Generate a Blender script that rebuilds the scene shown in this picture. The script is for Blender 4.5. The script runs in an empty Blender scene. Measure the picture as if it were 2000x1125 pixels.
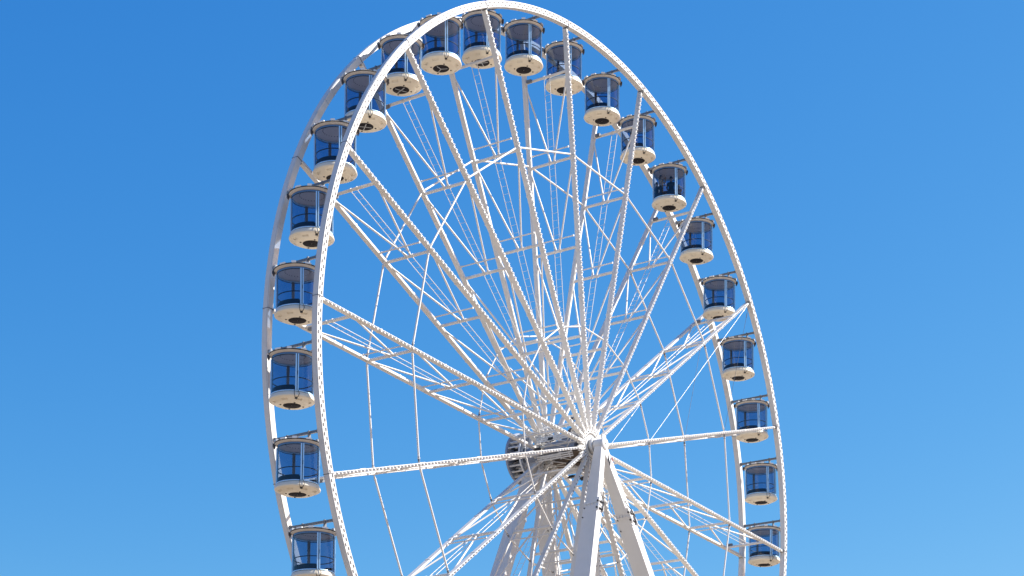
import bpy, bmesh, math, random
from mathutils import Vector, Matrix, Euler
random.seed(7)
S = bpy.context.scene
C = bpy.context.collection
R = math.radians
PI = math.pi
H = 33.7714                                  # height of the wheel's axle above the paving

# ------------------------------------------------------------------ camera
cam_d = bpy.data.cameras.new('camera')
cam = bpy.data.objects.new('camera', cam_d)
C.objects.link(cam)
cam.location = (-96.1642, -62.2924, 1.70)
cam.rotation_euler = (R(90 + 4.80522), 0, -R(55.33774))
cam_d.sensor_width = 36
cam_d.lens = 3822.3334 / 2000 * 36
cam_d.shift_y = 1049.05 / 2000               # the photograph's verticals are parallel: a rising-front lens
cam_d.clip_start = .5
cam_d.clip_end = 9000
S.camera = cam

# ------------------------------------------------------------------ sky, sun, exposure
SUN_EL, SUN_AZ = 40.0, -44.0                 # azimuth measured from +X towards +Y
sdir = Vector((math.cos(R(SUN_EL)) * math.cos(R(SUN_AZ)), math.cos(R(SUN_EL)) * math.sin(R(SUN_AZ)), math.sin(R(SUN_EL))))
w = bpy.data.worlds.new('World')
S.world = w
w.use_nodes = True
nt = w.node_tree
nt.nodes.clear()
sky = nt.nodes.new('ShaderNodeTexSky')
sky.sky_type = 'NISHITA'
sky.sun_disc = False
sky.sun_elevation = R(SUN_EL)
sky.sun_rotation = math.atan2(sdir.x, sdir.y)
sky.altitude = 300
sky.air_density = 1.0
sky.dust_density = 0.6
sky.ozone_density = 4.0
# the camera's own colour response to the blue: one gain and one power per channel
SKY_GAIN, SKY_POW = (.325, 1.08, 2.96), (1.92, 1.03, .52)
sep = nt.nodes.new('ShaderNodeSeparateColor')
comb = nt.nodes.new('ShaderNodeCombineColor')
nt.links.new(sky.outputs[0], sep.inputs[0])
for i in range(3):
    pw = nt.nodes.new('ShaderNodeMath')
    pw.operation = 'POWER'
    pw.inputs[1].default_value = SKY_POW[i]
    ml = nt.nodes.new('ShaderNodeMath')
    ml.operation = 'MULTIPLY'
    ml.inputs[1].default_value = SKY_GAIN[i]
    nt.links.new(sep.outputs[i], pw.inputs[0])
    nt.links.new(pw.outputs[0], ml.inputs[0])
    nt.links.new(ml.outputs[0], comb.inputs[i])
bg = nt.nodes.new('ShaderNodeBackground')
bg.inputs['Strength'].default_value = 0.06
out = nt.nodes.new('ShaderNodeOutputWorld')
nt.links.new(comb.outputs[0], bg.inputs[0])
nt.links.new(bg.outputs[0], out.inputs[0])

sun_d = bpy.data.lights.new('sun', 'SUN')
sun_d.energy = 5.0
sun_d.angle = R(0.5)
sun_d.color = (1.0, 0.955, 0.89)
sun = bpy.data.objects.new('sun', sun_d)
C.objects.link(sun)
sun.location = sdir * 100
sun.rotation_euler = sdir.to_track_quat('Z', 'Y').to_euler()

vs = S.view_settings
vs.view_transform = 'Standard'
vs.look = 'None'
vs.gamma = 1
vs.use_curve_mapping = False
vs.exposure = 1.0
S.cycles.transparent_max_bounces = 24
S.cycles.max_bounces = 8

# ------------------------------------------------------------------ materials
def mat(name, col, rough=.5, metal=0., var=.06, scale=3., bump=0., stain=None, spec=.5):
    m = bpy.data.materials.new(name)
    m.use_nodes = True
    n, l = m.node_tree.nodes, m.node_tree.links
    b = n['Principled BSDF']
    b.inputs['Roughness'].default_value = rough
    b.inputs['Metallic'].default_value = metal
    b.inputs['Specular IOR Level'].default_value = spec
    tc = n.new('ShaderNodeTexCoord')
    nz = n.new('ShaderNodeTexNoise')
    nz.inputs['Scale'].default_value = scale
    nz.inputs['Detail'].default_value = 6
    nz.inputs['Roughness'].default_value = .65
    l.new(tc.outputs['Object'], nz.inputs['Vector'])
    mx = n.new('ShaderNodeMix')
    mx.data_type = 'RGBA'
    mx.inputs['A'].default_value = (*[max(0, c * (1 - var * 1.6)) for c in col], 1)
    mx.inputs['B'].default_value = (*[min(1, c * (1 + var)) for c in col], 1)
    l.new(nz.outputs['Fac'], mx.inputs['Factor'])
    src = mx.outputs['Result']
    if stain:
        n2 = n.new('ShaderNodeTexNoise')
        n2.inputs['Scale'].default_value = scale * .45
        n2.inputs['Detail'].default_value = 8
        mp = n.new('ShaderNodeMapping')
        mp.inputs['Location'].default_value = (4.1, 2.2, 7.7)
        l.new(tc.outputs['Object'], mp.inputs['Vector'])
        l.new(mp.outputs[0], n2.inputs['Vector'])
        rp = n.new('ShaderNodeValToRGB')
        rp.color_ramp.elements[0].position = .58
        rp.color_ramp.elements[1].position = .78
        l.new(n2.outputs['Fac'], rp.inputs['Fac'])
        mu = n.new('ShaderNodeMath')
        mu.operation = 'MULTIPLY'
        mu.inputs[1].default_value = .55
        l.new(rp.outputs['Color'], mu.inputs[0])
        m2 = n.new('ShaderNodeMix')
        m2.data_type = 'RGBA'
        l.new(mu.outputs[0], m2.inputs['Factor'])
        l.new(src, m2.inputs['A'])
        m2.inputs['B'].default_value = (*stain, 1)
        src = m2.outputs['Result']
    l.new(src, b.inputs['Base Color'])
    if bump:
        bp = n.new('ShaderNodeBump')
        bp.inputs['Strength'].default_value = bump
        bp.inputs['Distance'].default_value = .02
        l.new(nz.outputs['Fac'], bp.inputs['Height'])
        l.new(bp.outputs[0], b.inputs['Normal'])
    return m

M = dict(
    white=mat('white_paint', (.71, .685, .645), .42, 0, .07, 2.2, .15, (.50, .44, .36)),
    leg=mat('leg_paint', (.69, .68, .66), .45, 0, .05, 1.1, .2, (.60, .57, .52)),
    lamp=mat('lamp_cap', (.84, .84, .82), .35, 0, .03, 9),
    rimlamp=mat('rim_lamp_lens', (.27, .265, .26), .3, 0, .1, 9),
    galv=mat('galvanised_steel', (.50, .515, .53), .5, .25, .14, 5),
    steel=mat('grey_steel', (.17, .185, .205), .5, .2, .12, 5),
    dark=mat('black_rubber', (.025, .025, .028), .6, 0, .1, 6),
    cream=mat('cream_fibreglass', (.80, .715, .565), .38, 0, .05, 2.5, .1, (.62, .52, .38)),
    roof=mat('roof_fibreglass', (.60, .545, .475), .4, 0, .05, 3, .1, (.5, .44, .36)),
    ceil=mat('ceiling_liner', (.86, .69, .67), .6, 0, .08, 4),
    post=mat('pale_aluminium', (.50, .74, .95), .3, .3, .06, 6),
    liner=mat('dark_liner', (.17, .135, .125), .6, 0, .1, 6),
    seal=mat('blue_grey_seal', (.035, .085, .16), .5, 0, .1, 6),
    rail=mat('dark_rail', (.06, .055, .06), .5, .1, .1, 6),
    bench=mat('navy_upholstery', (.022, .027, .045), .6, 0, .15, 8),
    hatch=mat('dark_hatch', (.022, .020, .024), .8, 0, .15, 6, spec=.15),
    cabinet=mat('grey_cabinet', (.30, .34, .42), .4, .1, .06, 3),
    brown=mat('rusty_brown_panel', (.16, .115, .08), .6, 0, .2, 4),
    red=mat('red_plastic', (.25, .015, .03), .4, 0, .05, 5),
    rope=mat('dark_rope', (.07, .075, .10), .7, 0, .1, 9),
)

def glass():
    m = bpy.data.materials.new('blue_tinted_glass')
    m.use_nodes = True
    n, l = m.node_tree.nodes, m.node_tree.links
    n.clear()
    o = n.new('ShaderNodeOutputMaterial')
    tr = n.new('ShaderNodeBsdfTransparent')
    tc = n.new('ShaderNodeTexCoord')
    nz = n.new('ShaderNodeTexNoise')
    nz.inputs['Scale'].default_value = 1.6
    nz.inputs['Detail'].default_value = 4
    l.new(tc.outputs['Object'], nz.inputs['Vector'])
    mx = n.new('ShaderNodeMix')
    mx.data_type = 'RGBA'
    mx.inputs['A'].default_value = (.415, .50, .635, 1)
    mx.inputs['B'].default_value = (.46, .545, .68, 1)
    l.new(nz.outputs['Fac'], mx.inputs['Factor'])
    l.new(mx.outputs['Result'], tr.inputs['Color'])
    gl = n.new('ShaderNodeBsdfGlossy')
    gl.inputs['Roughness'].default_value = .02
    gl.inputs['Color'].default_value = (.85, .93, 1, 1)
    lw = n.new('ShaderNodeLayerWeight')      # Schlick reflectance of a thin sheet, the same from both sides
    lw.inputs['Blend'].default_value = .5
    p5 = n.new('ShaderNodeMath')
    p5.operation = 'POWER'
    p5.inputs[1].default_value = 4.5
    l.new(lw.outputs['Facing'], p5.inputs[0])
    fr = n.new('ShaderNodeMath')
    fr.operation = 'MULTIPLY_ADD'
    fr.inputs[1].default_value = .75
    fr.inputs[2].default_value = .04
    l.new(p5.outputs[0], fr.inputs[0])
    bp = n.new('ShaderNodeBump')
    bp.inputs['Strength'].default_value = .05
    bp.inputs['Distance'].default_value = .05
    l.new(nz.outputs['Fac'], bp.inputs['Height'])
    l.new(bp.outputs[0], gl.inputs['Normal'])
    ms = n.new('ShaderNodeMixShader')
    l.new(fr.outputs[0], ms.inputs[0])
    l.new(tr.outputs[0], ms.inputs[1])
    l.new(gl.outputs[0], ms.inputs[2])
    l.new(ms.outputs[0], o.inputs[0])
    return m
M['glass'] = glass()

# ------------------------------------------------------------------ mesh helpers
class MB:
    def __init__(s):
        s.v, s.f, s.sm = [], [], []
    def add(s, vs, fs, smooth=False):
        k = len(s.v)
        s.v += [tuple(p) for p in vs]
        for f in fs:
            s.f.append(tuple(i + k for i in f))
            s.sm.append(smooth)
    def box(s, c, half, rot=None):
        c = Vector(c)
        P = []
        for dx, dy, dz in ((-1,-1,-1),(1,-1,-1),(1,1,-1),(-1,1,-1),(-1,-1,1),(1,-1,1),(1,1,1),(-1,1,1)):
            d = Vector((dx * half[0], dy * half[1], dz * half[2]))
            if rot is not None: d = rot @ d
            P.append(c + d)
        s.add(P, ((0,3,2,1),(4,5,6,7),(0,1,5,4),(1,2,6,5),(2,3,7,6),(3,0,4,7)))
    def prism(s, p, q, hp, hq, ay):
        """tapered square bar from p to q; hp,hq = half sizes (across, along ay)"""
        p, q = Vector(p), Vector(q)
        d = (q - p).normalized()
        ay = Vector(ay)
        ay = (ay - d * ay.dot(d)).normalized()
        ax = ay.cross(d)
        P = []
        for o, h in ((p, hp), (q, hq)):
            for a, b in ((-1,-1),(1,-1),(1,1),(-1,1)):
                P.append(o + ax * h[0] * a + ay * h[1] * b)
        s.add(P, ((0,1,2,3)[::-1],(4,5,6,7),(0,1,5,4),(1,2,6,5),(2,3,7,6),(3,0,4,7)))
    def tube(s, p, q, r, n=8, r2=None):
        p, q = Vector(p), Vector(q)
        r2 = r if r2 is None else r2
        d = (q - p).normalized()
        a = d.orthogonal().normalized()
        b = d.cross(a)
        P = []
        for o, rr in ((p, r), (q, r2)):
            for k in range(n):
                t = 2 * PI * k / n
                P.append(o + a * math.cos(t) * rr + b * math.sin(t) * rr)
        s.add(P, [(k, (k + 1) % n, n + (k + 1) % n, n + k) for k in range(n)], True)
        s.add(P, [tuple(range(n))[::-1], tuple(range(n, 2 * n))])
    def path(s, pts, r, n=6):
        for a, b in zip(pts[:-1], pts[1:]): s.tube(a, b, r, n)
    def lathe(s, prof, n=48, a0=0., a1=2 * PI, axis='Z', off=(0,0,0), smooth=True):
        full = abs(a1 - a0 - 2 * PI) < 1e-6
        m = n if full else n + 1
        P = []
        for r, z in prof:
            for k in range(m):
                t = a0 + (a1 - a0) * k / n
                if axis == 'Z': P.append((off[0] + r * math.cos(t), off[1] + r * math.sin(t), off[2] + z))
                else: P.append((off[0] + r * math.cos(t), off[1] + z, off[2] + r * math.sin(t)))
        F = []
        for i in range(len(prof) - 1):
            for k in range(n):
                k2 = (k + 1) % m
                f = (i * m + k, i * m + k2, (i + 1) * m + k2, (i + 1) * m + k)
                F.append(f if axis == 'Z' else f[::-1])
        s.add(P, F, smooth)
    def sector(s, r0, r1, z0, z1, a0, a1, n=24):
        """closed curved slab between two angles"""
        P = []
        for k in range(n + 1):
            t = a0 + (a1 - a0) * k / n
            c, d = math.cos(t), math.sin(t)
            P += [(r0*c, r0*d, z0), (r1*c, r1*d, z0), (r1*c, r1*d, z1), (r0*c, r0*d, z1)]
        F = []
        for k in range(n):
            a, b = 4 * k, 4 * k + 4
            for j in range(4):
                j2 = (j + 1) % 4
                F.append((a + j, b + j, b + j2, a + j2))
        F += [(0,1,2,3), tuple(4*n + j for j in (3,2,1,0))]
        s.add(P, F)
    def mesh(s, name, m, fix=True):
        me = bpy.data.meshes.new(name)
        me.from_pydata(s.v, [], s.f)
        me.polygons.foreach_set('use_smooth', s.sm)
        me.materials.append(m)
        if fix:
            b = bmesh.new()
            b.from_mesh(me)
            bmesh.ops.recalc_face_normals(b, faces=b.faces)
            b.to_mesh(me)
            b.free()
        me.update()
        return me
    def build(s, name, m, parent=None, loc=(0,0,0), rot=None):
        return link(name, s.mesh(name, m), parent, loc, rot)

def link(name, me, parent=None, loc=(0,0,0), rot=None):
    o = bpy.data.objects.new(name, me)
    C.objects.link(o)
    o.location = loc
    if rot is not None: o.rotation_euler = rot
    o.parent = parent
    return o
def tag(o, label, cat, group=None):
    o['label'] = label
    o['category'] = cat
    if group: o['group'] = group
    return o
def empty(name, loc, label, cat, group=None):
    o = bpy.data.objects.new(name, None)
    C.objects.link(o)
    o.location = loc
    o.empty_display_size = .5
    return tag(o, label, cat, group)

# ------------------------------------------------------------------ ground
b = MB()
b.add([(-6000,-6000,0),(6000,-6000,0),(6000,6000,0),(-6000,6000,0)], [(0,1,2,3)])
g = b.build('ground', mat('pale_paving', (.25, .195, .14), .85, 0, .12, .35, 0))
g['kind'] = 'structure'

# ------------------------------------------------------------------ the wheel
wheel = empty('ferris_wheel', (0, 0, 0), 'huge white steel ferris wheel with twin rims and eighteen trussed spokes against blue sky', 'ferris wheel')
A0 = PI + 0.28140                             # angle of the first spoke
NS = 18
ang = [A0 - 2 * PI / NS * k for k in range(NS)]
YF, YB = -1.45, 1.63                          # planes of the front and back chords
def wp(a, r, y): return Vector((r * math.cos(a), y, r * math.sin(a)))

def rim(y0, y1, lamps):
    b = MB()
    n = 216
    r0, r1 = 24.85, 25.20
    b.lathe([(r0, y0), (r1, y0), (r1, y1), (r0, y1), (r0, y0)], n, axis='Y', smooth=False)
    ro = b.build('rim', M['white'], wheel, (0, 0, H))
    ym, hy = (y0 + y1) / 2, (y1 - y0) / 2
    for k in range(36):
        a = A0 - R(10) * k
        p = MB()
        rot = Matrix.Rotation(-a, 3, 'Y')
        big = k % 2 == 0
        c = wp(a, 25.025, ym)
        t = .018 if big else .010
        e = .022 if big else .008
        p.box(c, (.175 + e, hy + e, t), rot)
        if big:                              # bolted flange ears either side of the seam
            for s in (-1, 1):
                p.box(wp(a, 24.80, ym) + rot @ Vector((0, 0, .07 * s)), (.05, hy * .75, .025), rot)
        p.build('joint_plate', M['steel'] if big else M['galv'], ro)
    if lamps:
        q = MB()
        nn = 348
        for k in range(nn):
            for j, rr in ((0, 25.10), (.5, 24.955)):
                a = A0 - 2 * PI * (k + .25 + j) / nn
                q.box(wp(a, rr, y0 - .014), (.024, .016, .080), Matrix.Rotation(-a, 3, 'Y'))
        lo = q.build('lamp_string', M['rimlamp'], ro)
        lo['kind'] = 'stuff'
    # slim lip strips along the box edges
    q = MB()
    for rr in (r0, r1):
        s = .02 if rr == r1 else -.02
        q.lathe([(rr, y0 + .06), (rr + s, y0 + .06), (rr + s, y1 - .06), (rr, y1 - .06)], n, axis='Y', smooth=False)
    q.build('edge_strip', M['white'], ro)
    return ro
rim_front = rim(-1.70, -1.35, True)
rim_back = rim(1.54, 1.89, False)

# one spoke, built along +X, then copied
CR = [22.3, 17.17, 11.88, 6.60, 3.3]
def spoke_parts():
    P = []                                    # (name, mesh)
    b = MB()
    for y in (YF, YB):
        b.box((12.95, y, 0), (11.90, .145, .066))
        b.box((1.15, y, 0), (.22, .06, .17))              # hub fork
        for r in (22.3, 17.17, 11.88, 6.6):               # node gussets, proud of the chord
            b.box((r, y, 0), (.22, .115, .092))
        for r in (14.6, 8.9, 20.1):                       # chord splices
            b.box((r, y, 0), (.05, .165, .084))
    P.append(('spoke', b.mesh('spoke', M['white']), None))
    for i, r in enumerate(CR):
        b = MB()
        b.tube((r, YF + .1, 0), (r, YB - .1, 0), .085 if i < 4 else .06, 10)
        if i < 3:
            for y in (.2, -.2): b.tube((r, y - .03, 0), (r, y + .03, 0), .11, 10)
        P.append(('crossbar', b.mesh('crossbar', M['white']), 0))
    for r in (17.88, 12.6, 7.3):
        b = MB()
        b.tube((r, -1.10, -.03), (r, 1.36, -.03), .04, 8)
        b.tube((r, -1.17, -.03), (r, -1.10, -.03), .062, 8)
        b.tube((r, 1.36, -.03), (r, 1.42, -.03), .062, 8)
        P.append(('light_rod', b.mesh('light_rod', M['white']), 0))
    b = MB()
    for y in (-.20, .20): b.tube((3.3, y, .06), (22.25, y, .06), .019, 6)
    k = 3.6
    while k < 22.1:
        b.tube((k, -.2, .06), (k, .2, .06), .009, 5)
        k += .44
    P.append(('ladder', b.mesh('ladder', M['white']), 0))
    for i in range(4):
        ro, ri = CR[i] - .38, CR[i + 1] + .10
        for y, s in ((YF + .1, -1), (YB - .1, 1)):
            b = MB()
            b.tube((ro, y, 0), (ri, s * .12, 0), .052, 8)
            P.append(('brace', b.mesh('brace', M['white']), 0))
    b = MB()
    k = 1.6
    while k < 24.5:
        b.box((k, YF - .155, .0), (.060, .016, .046))
        b.tube((k, YF - .171, 0), (k, YF - .228, 0), .038, 6, .028)
        k += .30
    P.append(('lamp_string', b.mesh('lamp_string', M['lamp']), 0))
    b = MB()
    k = 1.6
    while k < 24.5:
        b.box((k + .10, YF - .152, .0), (.032, .014, .034))  # dark blocks standing in for the shadow gaps between the lamps
        k += .30
    P.append(('lamp_gap_shade', b.mesh('lamp_gap_shade', M['steel']), 0))
    b = MB()
    b.box((22.3, YB - .42, .15), (.09, .16, .07))
    b.box((22.3, YB - .42, .07), (.03, .04, .05))
    P.append(('floodlight', b.mesh('floodlight', M['steel']), 0))
    return P
SP = spoke_parts()
for a in ang:
    root = None
    for name, me, par in SP:
        if par is None: root = link(name, me, wheel, (0, 0, H), (0, -a, 0))
        else:
            c = link(name, me, root)
            if name in ('lamp_string', 'lamp_gap_shade'): c['kind'] = 'stuff'

# tubes that tie neighbouring spokes together: outer and inner ring, both planes
for rr, rad in ((17.33, .055), (7.12, .045)):
    for y in (YF + .02, YB - .02):
        b = MB()
        a, c = R(0), R(20)
        p, q = Vector((rr, y, 0)), wp(c, rr, y)
        d = (q - p).normalized()
        b.tube(p + d * .20, q - d * .20, rad, 8)
        for e in (p + d * .05, q - d * .27): b.tube(e, e + d * .22, rad * .62, 6)
        for e in (p + d * .30, q - d * .36): b.tube(e, e + d * .06, rad * 1.3, 8)
        me = b.mesh('ring_tube', M['white'])
        b = MB()
        b.tube(q - d * .40, q - d * .14, rad * 1.12, 8)
        cm = b.mesh('coupling', M['steel'])
        for a in ang:
            t = link('ring_tube', me, wheel, (0, 0, H), (0, -a, 0))
            link('coupling', cm, t)

# hub: spindle sleeve, two bolted flanges, lugs, drive drum at the back
b = MB()
b.lathe([(.05, -1.52), (.52, -1.52), (.52, -1.38), (.50, -1.38), (.50, 1.55), (.52, 1.55), (.52, 1.75), (.05, 1.75)], 40, axis='Y')
hub = b.build('hub', M['galv'], wheel, (0, 0, H))
for y in (YF, YB):
    b = MB()
    b.lathe([(.45, y - .06), (.98, y - .06), (.98, y + .06), (.45, y + .06)], 54, axis='Y', smooth=False)
    b.lathe([(.52, y - .10), (.62, y - .10), (.62, y - .06)], 40, axis='Y', smooth=False)
    for a in ang:
        rot = Matrix.Rotation(-a, 3, 'Y')
        for s in (-1, 1):
            b.box(wp(a, 1.02, y) + rot @ Vector((0, .095 * s, 0)), (.24, .022, .13), rot)
    b.build('hub_flange', M['white'], hub)
    b = MB()
    for a in ang:
        for rr in (1.13, .90):
            b.tube(wp(a, rr, y - .15), wp(a, rr, y + .15), .035, 8)
    for k in range(36):
        a = 2 * PI * k / 36
        b.tube(wp(a, .72, y - .085), wp(a, .72, y + .085), .025, 6)
    b.build('flange_bolts', M['dark'], hub)
for k in range(9):                            # tie bars between the flanges
    a = A0 + R(10) + 2 * PI * k / 9
    b = MB()
    b.tube(wp(a, .88, YF + .05), wp(a, .88, YB - .05), .075, 10)
    b.build('tie_bar', M['white'], hub)
for a, rr, y0, y1, hr, ht, m in ((R(112), .72, -1.15, .25, .14, .28, 'cabinet'), (R(172), .74, -.9, 1.2, .16, .30, 'cabinet'),
                                 (R(222), .80, -1.2, -.15, .16, .32, 'brown'), (R(262), .78, -.6, .9, .12, .36, 'brown'),
                                 (R(325), .74, -.8, 1.0, .15, .28, 'cabinet'), (R(35), .74, -1.0, .9, .15, .28, 'galv')):
    b = MB()
    rot = Matrix.Rotation(-a, 3, 'Y')
    b.box(wp(a, rr, (y0 + y1) / 2), (hr, (y1 - y0) / 2, ht), rot)
    for y in (y0 + .18, (y0 + y1) / 2, y1 - .18):
        b.box(wp(a, rr, y), (hr + .02, .025, ht + .02), rot)
    b.build('control_cabinet', M[m], hub)
for k in range(18):                           # walkway plates and junction boxes round the spoke roots
    a = A0 + R(10) + R(20) * k
    rot = Matrix.Rotation(-a, 3, 'Y')
    if k % 2 == 0:
        b = MB()
        for z in (-.15, -.03, .09):              # open slats on four bearers
            b.box(wp(a, 1.62, .1) + rot @ Vector((0, 0, z)), (.018, 1.25, .035), rot)
        for y in (-1.0, -.35, .35, 1.0): b.box(wp(a, 1.582, y + .1), (.02, .035, .20), rot)
        b.build('walkway_plate', M['leg'], hub)
    b = MB()
    yy = random.uniform(-1.1, 1.2)
    b.box(wp(a, 1.25 + .3 * (k % 3), yy), (.10, .17, .09), rot)
    b.box(wp(a, 1.25 + .3 * (k % 3), yy + .22), (.04, .08, .04), rot)
    b.build('junction_box', M['dark' if k % 3 else 'brown'], hub)
    b = MB()                                  # tie bracket and short cable loop at each spoke root
    a2 = A0 + R(20) * k
    b.tube(wp(a2, 1.85, YF + .12), wp(a2 + R(12), 1.05, -.45), .035, 6)
    b.tube(wp(a2, 1.85, YB - .12), wp(a2 - R(12), 1.05, .75), .035, 6)
    b.tube(wp(a2 + R(12), 1.05, -.45), wp(a2 - R(12), 1.05, .75), .03, 6)
    b.build('tie_bracket', M['white'], hub)
# drive drum behind the back flange
b = MB()
b.lathe([(.5, 3.50), (1.58, 3.50), (1.58, 3.62), (.5, 3.62), (.5, 3.50)], 48, axis='Y', smooth=False)
b.lathe([(1.30, 2.62), (1.46, 2.62), (1.46, 2.74), (1.30, 2.74), (1.30, 2.62)], 48, axis='Y', smooth=False)
b.lathe([(.45, 1.75), (.62, 1.75), (.62, 3.5)], 36, axis='Y')
drum = b.build('drive_drum', M['cabinet'], hub)
b = MB()
for r0, r1, y in ((1.46, 1.52, 2.60), (1.16, 1.21, 2.78), (.80, .86, 2.90)):
    b.lathe([(r0, y), (r1, y), (r1, y + .09), (r0, y + .09), (r0, y)], 48, axis='Y', smooth=False)
for k in range(8):
    a = 2 * PI * (k + .3) / 8
    b.box(wp(a, 1.15, 2.72), (.36, .03, .035), Matrix.Rotation(-a, 3, 'Y'))
b.build('drum_cage', M['lamp'], drum)
b = MB()
for k in range(24):
    a = 2 * PI * k / 24
    rot = Matrix.Rotation(-a, 3, 'Y')
    b.box(wp(a, 1.40, 3.12), (.07, .40, .045), rot)
    if k % 2 == 0: b.box(wp(a, 1.0, 3.44), (.40, .045, .06), rot)
    if k % 3 == 0: b.box(wp(a, .98, 3.0), (.30, .28, .10), rot)
b.build('drum_bars', M['leg'], drum)
for k in range(12):
    a = 2 * PI * (k + .5) / 12
    b = MB()
    b.tube(wp(a, .92, 3.05), wp(a, .92, 3.35), .13, 8)
    b.tube(wp(a, 1.36, 3.05), wp(a, 1.36, 3.30), .10, 8)
    b.box(wp(a, 1.14, 3.2), (.20, .06, .05), Matrix.Rotation(-a, 3, 'Y'))
    b.build('drive_motor', M['dark'], hub)

# ropes from the right-hand rim joint
a8, a7 = ang[8], ang[7]
top = wp(a8, 24.8, -1.62)
def cable(p, q, r, m, knots):
    p, q = Vector(p), Vector(q)
    b = MB()
    b.tube(p, q, r, 6)
    for t in knots:
        e = p.lerp(q, t)
        d = (q - p).normalized()
        b.tube(e - d * .16, e + d * .16, r * 2.2, 6)
    b.build('cable', M[m], wheel, (0, 0, H))
topb = wp(a8, 24.3, 1.50)
a9 = ang[9]
cable(top, wp(a9, 7.2, -1.48), .016, 'lamp', (.06,))
cable(top, wp(a9, 17.2, -1.48), .012, 'rope', (.04, .10))
cable(topb, wp(a9, 2.3, -1.5), .014, 'galv', (.10, .2, .55, .63, .80, .9))
cable(topb, wp(a9, 11.9, -1.40), .012, 'rope', (.05, .3, .55))

# gondola axle bars between the rims
GA = [A0 + R(-4.863) - R(10) * k for k in range(36)]
b = MB()
b.box((0, .095, 0), (.055, 1.445, .065))
b.box((0, -1.30, -.0), (.085, .05, .10))
b.box((0, 1.49, -.0), (.085, .05, .10))
axm = b.mesh('axle_bar', M['steel'])
for k in range(36): link('axle_bar', axm, wheel, wp(GA[k], 25.03, 0) + Vector((0, 0, H)))

# ------------------------------------------------------------------ support frame
sup = empty('support_frame', (0, 0, 0), 'white a-frame support with four hinged box legs carrying the axle', 'support frame')
b = MB()
b.lathe([(.05, -2.50), (.34, -2.50), (.36, -2.47), (.36, -1.86)], 36, axis='Y')
b.lathe([(.36, -1.80), (.44, -1.80), (.44, -1.58), (.2, -1.58)], 36, axis='Y')
b.lathe([(.33, -1.86), (.33, -1.80)], 36, axis='Y')
b.lathe([(.05, 2.95), (.36, 2.95), (.36, 2.0), (.44, 2.0), (.44, 1.8), (.2, 1.8)], 36, axis='Y')
b.build('axle', M['leg'], sup, (0, 0, H))
def leg(s, yh, sg, sp, t):
    """s: which way it spreads along the wheel; sg: outward direction"""
    def at(d): return Vector((s * sp * d, yh + sg * t * d, H - d))
    b = MB()
    b.prism(at(.15), at(4.05), (.23, .25), (.245, .42), (0, 1, 0))
    b.prism(at(4.16), at(33.55), (.27, .47), (.30, .95), (0, 1, 0))
    lo = b.build('leg', M['leg'], sup)
    off = Vector((0, 0, 0))
    b = MB()                                  # flanged knuckle with ears
    j = at(4.10)
    b.prism(at(4.05), at(4.16), (.31, .50), (.31, .50), (0, 1, 0))
    for e in (-1, 1):
        b.prism(at(3.70) + Vector((e * .262, sg * .34, 0)), at(4.55) + Vector((e * .286, sg * .42, 0)), (.022, .22), (.022, .18), (0, 1, 0))
    for e in (-1, 1):
        for q in range(5):
            c = at(4.10) + Vector((e * .31, -sg * (.40 - .20 * q), 0))
            b.box(c, (.03, .03, .08))
    b.build('knuckle', M['leg'], lo)
    b = MB()
    d = (at(1) - at(0)).normalized()
    for dd, yo in ((3.92, .52), (4.35, .50), (4.3, -.36), (4.9, -.40)):
        c = at(dd) + Vector((0, sg * yo, 0))
        b.tube(c - Vector((.36, 0, 0)), c + Vector((.36, 0, 0)), .06 if yo > 0 else .038, 10)
    b.build('pin', M['dark'], lo)
    b = MB()                                  # cover strip along the outer face
    for e in (-1, 1):
        b.prism(at(4.6) + Vector((e * .262, -sg * .05, 0)), at(33) + Vector((e * .295, -sg * .05, 0)), (.012, .020 if s > 0 else .010), (.012, .020 if s > 0 else .010), (0, 1, 0))
    b.build('seam', M['rail'], lo)
    b = MB()
    b.prism(at(33.5), at(33.77), (.7, 1.3), (.7, 1.3), (0, 1, 0))
    b.build('foot_plate', M['steel'], lo)
    b = MB()                                  # hydraulic hose round the knuckle
    pts = [at(q) + Vector((-.05 * s, sg * (w_ + .02), 0)) for q, w_ in ((3.2, .40), (3.5, .46), (3.75, .62), (4.1, .72), (4.4, .64), (4.6, .52))]
    b.path(pts, .026)
    b.build('hose', M['dark'], lo)
    return lo, at
l1, at1 = leg(-1, -2.15, -1, .430, .140)
l2, at2 = leg(1, -2.15, -1, .430, .140)
l3, at3 = leg(-1, 2.45, 1, .376, .078)
l4, at4 = leg(1, 2.45, 1, .376, .078)
for lo, at, w_ in ((l4, at4, .2), (l2, at2, .2)):
    b = MB()
    for e in (-.2, .2):
        b.tube(at(1.5) + Vector((e, 0, 0)) + Vector((0, -.55 if lo is l4 else .55, 0)), at(32) + Vector((e, -1.05 if lo is l4 else 1.05, 0)), .022, 6)
    k = 1.8
    while k < 31.8:
        f = (k - 1.5) / 30.5
        yo = (.55 + .5 * f) * (-1 if lo is l4 else 1)
        b.tube(at(k) + Vector((-.2, yo, 0)), at(k) + Vector((.2, yo, 0)), .015, 5)
        k += .42
    b.build('ladder', M['white'], lo)
b = MB()
b.box((0, -1.98, .62), (.20, .05, .42))
b.box((.0, -1.98, .2), (.26, .07, .06))
b.build('rear_plate', M['galv'], sup, (.62, 0, H - .25))
b = MB()
b.box((.42, -2.38, -.62), (.12, .06, .18))
b.box((.42, -2.45, -.62), (.07, .02, .10))
b.build('junction_box', M['galv'], sup, (0, 0, H))
b = MB()
b.path([(.30, -2.45, -.45), (.22, -2.58, -.9), (.32, -2.60, -1.25), (.46, -2.55, -.85), (.52, -2.45, -.5)], .04)
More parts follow.
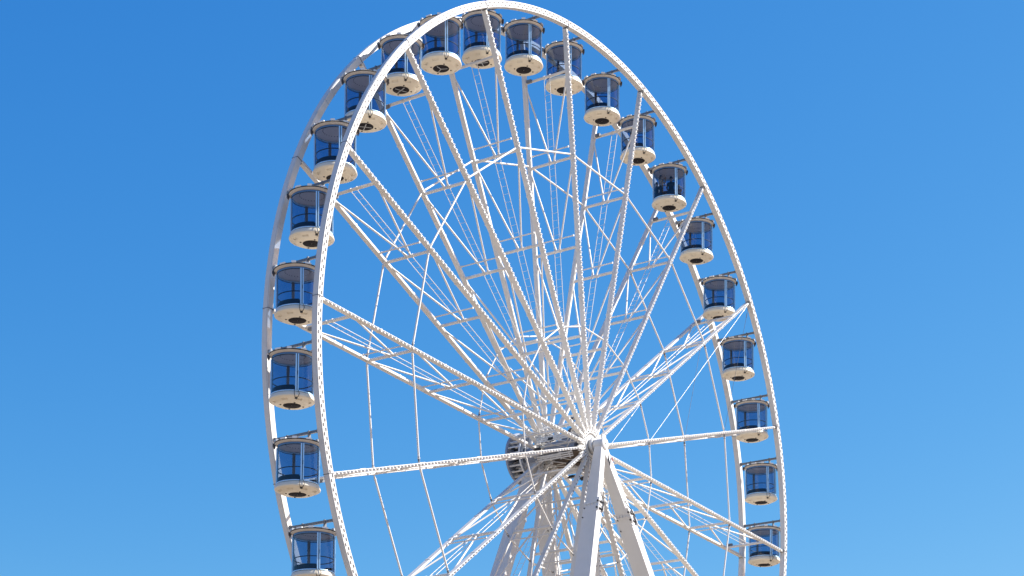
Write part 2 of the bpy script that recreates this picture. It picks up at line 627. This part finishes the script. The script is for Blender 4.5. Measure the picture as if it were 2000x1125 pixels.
b.path([(.60, -2.40, -.75), (.66, -2.52, -1.2), (.80, -2.50, -1.85), (.95, -2.52, -2.4)], .045)
b.path([(-.30, -1.95, -.55), (-.38, -2.0, -.95), (-.28, -2.05, -1.4)], .04)
b.build('hose', M['dark'], sup, (0, 0, H))
b = MB()
b.tube((.62, -2.50, -.78), (.62, -2.58, -.78), .07, 10)
b.box((.66, -2.54, -.95), (.05, .04, .12))
b.build('valve', M['red'], sup, (0, 0, H))
b = MB()
b.tube((.78, -2.52, -1.48), (.78, -2.62, -1.48), .20, 16)
pl = b.build('pulley', M['steel'], sup, (0, 0, H))
b = MB()
b.tube((.78, -2.62, -1.48), (.78, -2.64, -1.48), .11, 14)
b.build('pulley_boss', M['lamp'], pl)

# ------------------------------------------------------------------ gondolas
def pan_mesh():
    b = MB()
    n = 48
    prof = [(.02, -2.97), (.70, -2.97), (.76, -2.96), (.83, -2.93), (.985, -2.862), (1.08, -2.815), (1.125, -2.785), (1.14, -2.75), (1.135, -2.72), (1.085, -2.58), (1.07, -2.562), (1.00, -2.56), (.02, -2.56)]
    b.lathe(prof, n)
    me = b.mesh('floor_pan', M['cream'])
    bm = bmesh.new()
    bm.from_mesh(me)
    bm.faces.ensure_lookup_table()
    for c in range(8):                         # moulded pockets in the sloping underside
        fs = []
        for f in bm.faces:
            ce = f.calc_center_median()
            r = math.hypot(ce.x, ce.y)
            if .86 < r < .95 and ce.z < -2.85:
                t = (math.degrees(math.atan2(ce.y, ce.x)) - (c * 45 + 11)) % 360
                if t < 22.4: fs.append(f)
        if fs:
            bmesh.ops.inset_region(bm, faces=fs, thickness=.018, depth=-.0, use_even_offset=True)
            r = bmesh.ops.extrude_face_region(bm, geom=fs)
            vs = [v for v in r['geom'] if isinstance(v, bmesh.types.BMVert)]
            for v in vs: v.co.z += .055
            bmesh.ops.delete(bm, geom=fs, context='FACES')
    bmesh.ops.recalc_face_normals(bm, faces=bm.faces)
    bm.to_mesh(me)
    bm.free()
    return me
POSTS = (235, 305, 55, 125)
def gondola_parts():
    P = []
    P.append(('floor_pan', pan_mesh(), 'root'))
    b = MB()
    b.lathe([(.02, -2.985), (.43, -2.985), (.45, -2.968)], 36)
    P.append(('hatch', b.mesh('hatch', M['hatch']), 'floor_pan'))
    for k in range(4):
        b = MB()
        t = R(45 + 10 + 90 * k)
        b.tube((.57 * math.cos(t), .57 * math.sin(t), -2.995), (.57 * math.cos(t), .57 * math.sin(t), -2.965), .045, 8)
        P.append(('bolt', b.mesh('bolt', M['dark']), 'floor_pan'))
    b = MB()
    b.lathe([(.99, -2.56), (1.045, -2.56), (1.045, -2.535), (.99, -2.535)], 48)
    P.append(('seal', b.mesh('seal', M['dark']), 'floor_pan'))
    b = MB()
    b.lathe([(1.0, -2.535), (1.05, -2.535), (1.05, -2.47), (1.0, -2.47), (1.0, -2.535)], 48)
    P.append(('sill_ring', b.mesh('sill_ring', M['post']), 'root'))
    b = MB()
    b.lathe([(1.03, -2.47), (1.03, -.60)], 64)
    P.append(('glass', b.mesh('glass', M['glass'], False), 'root'))
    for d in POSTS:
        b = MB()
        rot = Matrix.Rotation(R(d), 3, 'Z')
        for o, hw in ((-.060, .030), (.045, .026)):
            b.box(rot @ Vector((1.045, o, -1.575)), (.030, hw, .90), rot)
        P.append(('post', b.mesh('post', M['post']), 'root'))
        b = MB()
        b.box(rot @ Vector((1.044, -.0055, -1.575)), (.014, .0245, .90), rot)
        b.box(rot @ Vector((1.068, .01, -1.62)), (.012, .022, .10), rot)
        P.append(('door_seal', b.mesh('door_seal', M['seal']), 'root'))
        b = MB()
        b.box(rot @ Vector((.985, -.01, -1.575)), (.016, .062, .90), rot)
        P.append(('post_liner', b.mesh('post_liner', M['liner']), 'root'))
    b = MB()
    t = R(232)
    u, v = Vector((math.cos(t), math.sin(t), 0)), Vector((-math.sin(t), math.cos(t), 0))
    for o in (-.06, .10):
        b.path([u * 1.08 + v * o + Vector((0, 0, -2.48)), u * 1.16 + v * (o * 1.6) + Vector((0, 0, -2.68)), u * 1.10 + v * (o * .9) + Vector((0, 0, -2.84)), u * 1.02 + v * .02 + Vector((0, 0, -2.90))], .013, 5)
    b.box(u * 1.0 + v * .03 + Vector((0, 0, -2.88)), (.05, .05, .03))
    P.append(('door_latch', b.mesh('door_latch', M['dark']), 'root'))
    # roof
    b = MB()
    b.lathe([(1.02, -.60), (1.09, -.555), (1.145, -.52), (1.15, -.50)], 64)
    b.lathe([(1.15, -.46), (1.13, -.43), (.90, -.35), (.45, -.26), (.02, -.23)], 64)
    P.append(('roof', b.mesh('roof', M['roof']), 'root'))
    b = MB()
    b.lathe([(1.10, -.505), (1.165, -.505), (1.165, -.455), (1.10, -.455)], 64)
    P.append(('roof_seal', b.mesh('roof_seal', M['dark']), 'roof'))
    for k in range(11):
        t = R(12 + 360 / 11 * k)
        b = MB()
        h = .16 if k % 3 else .11
        b.sector(1.08, 1.20, -.47, -.365 - .03 * (k % 2), t, t + h * 1.7, 4)
        P.append(('roof_clamp', b.mesh('roof_clamp', M['lamp'] if k % 4 else M['galv']), 'roof'))
    for d in (305, 125):
        b = MB()
        rot = Matrix.Rotation(R(d), 3, 'Z')
        b.box(rot @ Vector((1.19, 0, -.53)), (.055, .13, .075), rot)
        b.box(rot @ Vector((1.17, .03, -.66)), (.03, .05, .05), rot)
        P.append(('hinge', b.mesh('hinge', M['rail']), 'roof'))
    b = MB()
    b.lathe([(1.015, -.602), (.97, -.56), (.80, -.50), (.02, -.47)], 48)
    P.append(('ceiling', b.mesh('ceiling', M['ceil']), 'root'))
    b = MB()
    for k in range(26):
        t = 2 * PI * k / 26
        b.tube((.62 * math.cos(t), .62 * math.sin(t), -.475), (.62 * math.cos(t), .62 * math.sin(t), -.512), .022, 6)
    P.append(('ceiling_lights', b.mesh('ceiling_lights', M['rail']), 'ceiling'))
    b = MB()
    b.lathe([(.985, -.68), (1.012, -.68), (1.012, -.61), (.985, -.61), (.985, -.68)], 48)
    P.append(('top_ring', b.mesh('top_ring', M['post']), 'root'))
    b = MB()
    b.lathe([(1.0, -.73), (1.02, -.73), (1.02, -.70), (1.0, -.70), (1.0, -.73)], 48)
    P.append(('frame_band', b.mesh('frame_band', M['rail']), 'root'))
    b = MB()
    b.lathe([(.975, -1.85), (1.01, -1.85), (1.01, -1.81), (.975, -1.81), (.975, -1.85)], 48)
    P.append(('handrail', b.mesh('handrail', M['rail']), 'root'))
    for a0, a1 in ((128, 232), (-52, 52)):     # dark kick band and bench on the two closed sides, doors between them
        b = MB()
        b.sector(.985, 1.016, -2.46, -2.28, R(a0), R(a1), 24)
        P.append(('kick_band', b.mesh('kick_band', M['bench']), 'root'))
        b = MB()
        b.sector(.60, .95, -2.27, -2.20, R(a0 + 4), R(a1 - 4), 20)
        b.sector(.66, .90, -2.555, -2.27, R(a0 + 8), R(a1 - 8), 20)
        P.append(('bench', b.mesh('bench', M['bench']), 'root'))
    b = MB()                                   # hanger that grips the axle bar
    for y in (-.72, .72):
        b = MB()
        b.prism((0, y, -.36), (0, y, .10), (.09, .035), (.07, .035), (0, 1, 0))
        b.tube((0, y - .05, 0), (0, y + .05, 0), .10, 10)
        P.append(('hanger', b.mesh('hanger', M['steel']), 'root'))

    return P
GP = gondola_parts()
GL = {
    1: 'lowest gondola on the left, its base cut off by the bottom edge',
    2: 'gondola beside the outer end of the level left spoke, one above the lowest left one',
    3: 'wide near gondola halfway up the left rim, third from the bottom on the left',
    4: 'gondola at the leftmost bulge of the back rim, fourth from the left bottom',
    5: 'gondola partly behind the front rim, fifth from the bottom on the left',
    6: 'gondola half covered by the front rim, sixth from the bottom on the left',
    7: 'gondola crossed by the front rim on the upper left, third left of the topmost gondola',
    8: 'gondola crossed by the front rim, beside a jagged shadow on the back rim',
    9: 'gondola just left of the topmost one, its roof behind the front rim',
    10: 'topmost gondola, with a spoke and crossbar passing in front of it',
    11: 'clear gondola just right of the topmost one, no spoke across its glass',
    12: 'gondola with a spoke across its right glass, second to the right of the topmost',
    13: 'gondola hanging clear on the upper right, third to the right of the topmost',
    14: 'gondola with a spoke crossing its glass on the upper right, just above the occupied one',
    15: 'gondola carrying dark passengers visible behind its blue glass on the right',
    16: 'empty gondola directly below the one with passengers, a spoke across its left side',
    17: 'gondola on the right whose base touches a steep rising spoke end',
    18: 'gondola on the right with thin dark ropes hanging across its glass',
    19: 'gondola on the right whose base is crossed by the nearly level right spoke',
    20: 'gondola hanging in the open gap between the rims, second from the right bottom',
    21: 'lowest gondola on the right, a descending spoke across its glass',
}
G = {}
for k in range(1, 22):
    a = GA[0] + R(20) - R(10) * k              # gondola 2 hangs at GA[0]
    base = wp(a, 25.03, 0) + Vector((0, 0, H))
    root = empty('gondola', base, GL[k], 'gondola', 'gondolas hanging round the wheel')
    root.rotation_euler = (R(random.uniform(-.7, .7)), 0, R(random.uniform(-2, 2)))
    made = {'root': root}
    for name, me, par in GP:
        o = link(name, me, made[par])
        made.setdefault(name, o)
    if k in (7, 8, 9, 10):
        b = MB()
        for q in range(2 if k != 9 else 3):
            t = R(q * (90 if k != 9 else 120) + 20 * k)
            u = Vector((math.cos(t), math.sin(t), 0))
            b.prism(Vector((0, 0, -2.99)) - u * (.36 if k != 9 else 0), Vector((0, 0, -2.99)) + u * .36, (.012, .02), (.012, .02), (-u.y, u.x, 0))
        b.build('hatch_bar', M['galv'], made['hatch'])
    G[k] = base

# ------------------------------------------------------------------ passengers
def person(loc, face, label, shirt, trousers, hairc, skin, seated, arms, hair_len=.0, scale=1.):
    """one skinned figure; face = heading in degrees; arms = ((elbow, hand) left, (elbow, hand) right) in body space: x right, y forward, z up from the pelvis"""
    V, E, Rr, K = [], [], [], []
    def v(p, r, kind, prev=None):
        V.append(Vector(p)); Rr.append(r if isinstance(r, tuple) else (r, r)); K.append(kind)
        if prev is not None: E.append((prev, len(V) - 1))
        return len(V) - 1
    pel = v((0, 0, 0), (.15, .11), 1)
    bel = v((0, .01, .17), (.135, .10), 0, pel)
    che = v((0, .0, .36), (.155, .115), 0, bel)
    nb = v((0, -.01, .49), (.085, .075), 0, che)
    ne = v((0, .0, .56), (.052, .052), 2, nb)
    jaw = v((0, .02, .63), (.062, .070), 2, ne)
    hd = v((0, .01, .71), (.078, .092), 2, jaw)
    v((0, .0, .785), (.055, .065), 2, hd)
    for s, (el, ha) in ((-1, arms[0]), (1, arms[1])):
        sh = v((s * .175, -.01, .44), .062, 0, che)
        e = v(el, .045, 0, sh)
        h = v(ha, .030, 2, e)
        d = (Vector(ha) - Vector(el)).normalized()
        side = d.cross(Vector((0, 0, 1)))
        if side.length < .1: side = Vector((1, 0, 0))
        side.normalize()
        pm = v(Vector(ha) + d * .06, (.036, .018), 2, h)
        for q, ln in ((-.030, .060), (-.010, .072), (.010, .067), (.030, .052)):
            f1 = v(Vector(ha) + d * (.10 + ln * .3) + side * q, .0095, 2, pm)
            v(Vector(ha) + d * (.10 + ln) + side * q * 1.1 + Vector((0, 0, -.018)), .008, 2, f1)
        t1 = v(Vector(ha) + d * .035 - side * .045 * s, .011, 2, h)
        v(Vector(ha) + d * .075 - side * .060 * s, .009, 2, t1)
    for s in (-1, 1):
        hp = v((s * .095, .0, -.05), .088, 1, pel)
        if seated:
            kn = v((s * .11, .42, -.03), .062, 1, hp)
            an = v((s * .11, .44, -.42), .043, 1, kn)
            v((s * .11, .56, -.47), (.045, .032), 3, an)
        else:
            kn = v((s * .10, .03, -.45), .062, 1, hp)
            an = v((s * .10, .0, -.85), .043, 1, kn)
            v((s * .11, .13, -.90), (.045, .032), 3, an)
    me = bpy.data.meshes.new('person')
    me.from_pydata([tuple(p * scale) for p in V], E, [])
    tmp = bpy.data.objects.new('person', me)
    C.objects.link(tmp)
    md = tmp.modifiers.new('skin', 'SKIN')
    me.skin_vertices[0].data[0].use_root = True
    for i, r in enumerate(Rr): me.skin_vertices[0].data[i].radius = (r[0] * scale, r[1] * scale)
    md.use_smooth_shade = True
    sb = tmp.modifiers.new('sub', 'SUBSURF')
    sb.levels = sb.render_levels = 2
    dg = bpy.context.evaluated_depsgraph_get()
    fin = bpy.data.meshes.new_from_object(tmp.evaluated_get(dg))
    bpy.data.objects.remove(tmp)
    fin.name = 'person'
    fin.materials.clear()
    for nm, c in (('shirt', shirt), ('trousers', trousers), ('skin', skin), ('shoe', (.02, .02, .02))):
        fin.materials.append(mat(nm + '_cloth' if nm != 'skin' else 'skin', c, .7, 0, .08, 12))
    seg = [(V[a] * scale, V[c] * scale, K[c], K[a]) for a, c in E]
    for p in fin.polygons:
        best = None
        for a, c, kc, ka in seg:
            d = c - a
            t = max(0, min(1, (p.center - a).dot(d) / max(d.length_squared, 1e-9)))
            q = (p.center - (a + d * t)).length
            if best is None or q < best[0]: best = (q, kc if t > .35 else ka)
        p.material_index = best[1]
        p.use_smooth = True
    o = link('person', fin, None, loc, (0, 0, R(face - 90)))
    tag(o, label, 'person')
    hm = mat('hair', hairc, .6, 0, .15, 25)
    b = MB()                                   # hair: a shell over crown and nape
    for i in range(9):
        pass
    n, mrow = 16, 8
    P, F = [], []
    for i in range(mrow + 1):
        ph = PI * .5 * i / mrow * 1.35
        for k in range(n):
            t = 2 * PI * k / n
            front = max(0, math.sin(t))
            p2 = min(ph, PI * (.62 - .26 * front))
            drop = hair_len * max(0, i - mrow * .6) / (mrow * .4) * (1 - front)
            P.append(Vector((.092 * math.sin(p2) * math.cos(t), -.005 + .108 * math.sin(p2) * math.sin(t), .715 + .112 * math.cos(p2) - drop)) * scale)
    for i in range(mrow):
        for k in range(n):
            F.append((i * n + k, i * n + (k + 1) % n, (i + 1) * n + (k + 1) % n, (i + 1) * n + k))
    b.add(P, F, True)
    b.build('hair', hm, o)
    b = MB()                                   # eyes, nose, mouth
    for s in (-1, 1): b.tube(Vector((s * .032, .098, .705)) * scale, Vector((s * .032, .106, .705)) * scale, .011 * scale, 6)
    b.tube(Vector((-.022, .088, .632)) * scale, Vector((.022, .088, .632)) * scale, .006 * scale, 5)
    b.build('face_features', M['rail'], o)
    b = MB()
    b.tube(Vector((0, .100, .695)) * scale, Vector((0, .118, .668)) * scale, .009 * scale, 6, .014 * scale)
    for s in (-1, 1): b.box(Vector((s * .085, .0, .69)) * scale, (.008 * scale, .018 * scale, .03 * scale))
    b.build('nose_and_ears', fin.materials[2], o)
    return o
cf = Vector((math.sin(R(55.34)), math.cos(R(55.34)), 0))   # away from the viewer, on the ground
cr = Vector((cf.y, -cf.x, 0))
g15 = G[15]
fl = -2.55
def spot(lat, fwd, seated): return g15 + cr * lat + cf * fwd + Vector((0, 0, fl + (.50 if seated else .93)))
rest = (((-.24, .10, .22), (-.14, .32, .12)), ((.24, .10, .22), (.14, .32, .12)))
VIEW = 90 - 55.34                             # heading that looks away from the viewer
person(spot(-.80, .0, True), VIEW - 60, 'dark-haired person in navy top seated at the far left inside the occupied gondola',
       (.02, .025, .05), (.02, .02, .03), (.012, .010, .010), (.42, .24, .16), True, rest)
person(spot(-.54, -.12, False), VIEW - 130, 'person in pale tan top standing with raised hands inside the occupied gondola',
       (.62, .52, .40), (.04, .05, .08), (.012, .009, .008), (.55, .34, .24), False,
       (((-.26, .14, .30), (-.10, .30, .48)), ((.26, .14, .30), (.06, .32, .50))), .12)
person(spot(.10, -.50, True), VIEW - 8, 'broad person in dark jacket seated with back to the glass inside the occupied gondola',
       (.018, .02, .03), (.02, .02, .03), (.014, .011, .010), (.42, .25, .17), True, rest, 0, 1.22)
person(spot(.66, .25, True), VIEW + 150, 'person in dull red top seated beyond the right door post of the occupied gondola',
       (.30, .10, .09), (.03, .03, .05), (.02, .014, .012), (.5, .3, .22), True, rest, .1, .95)
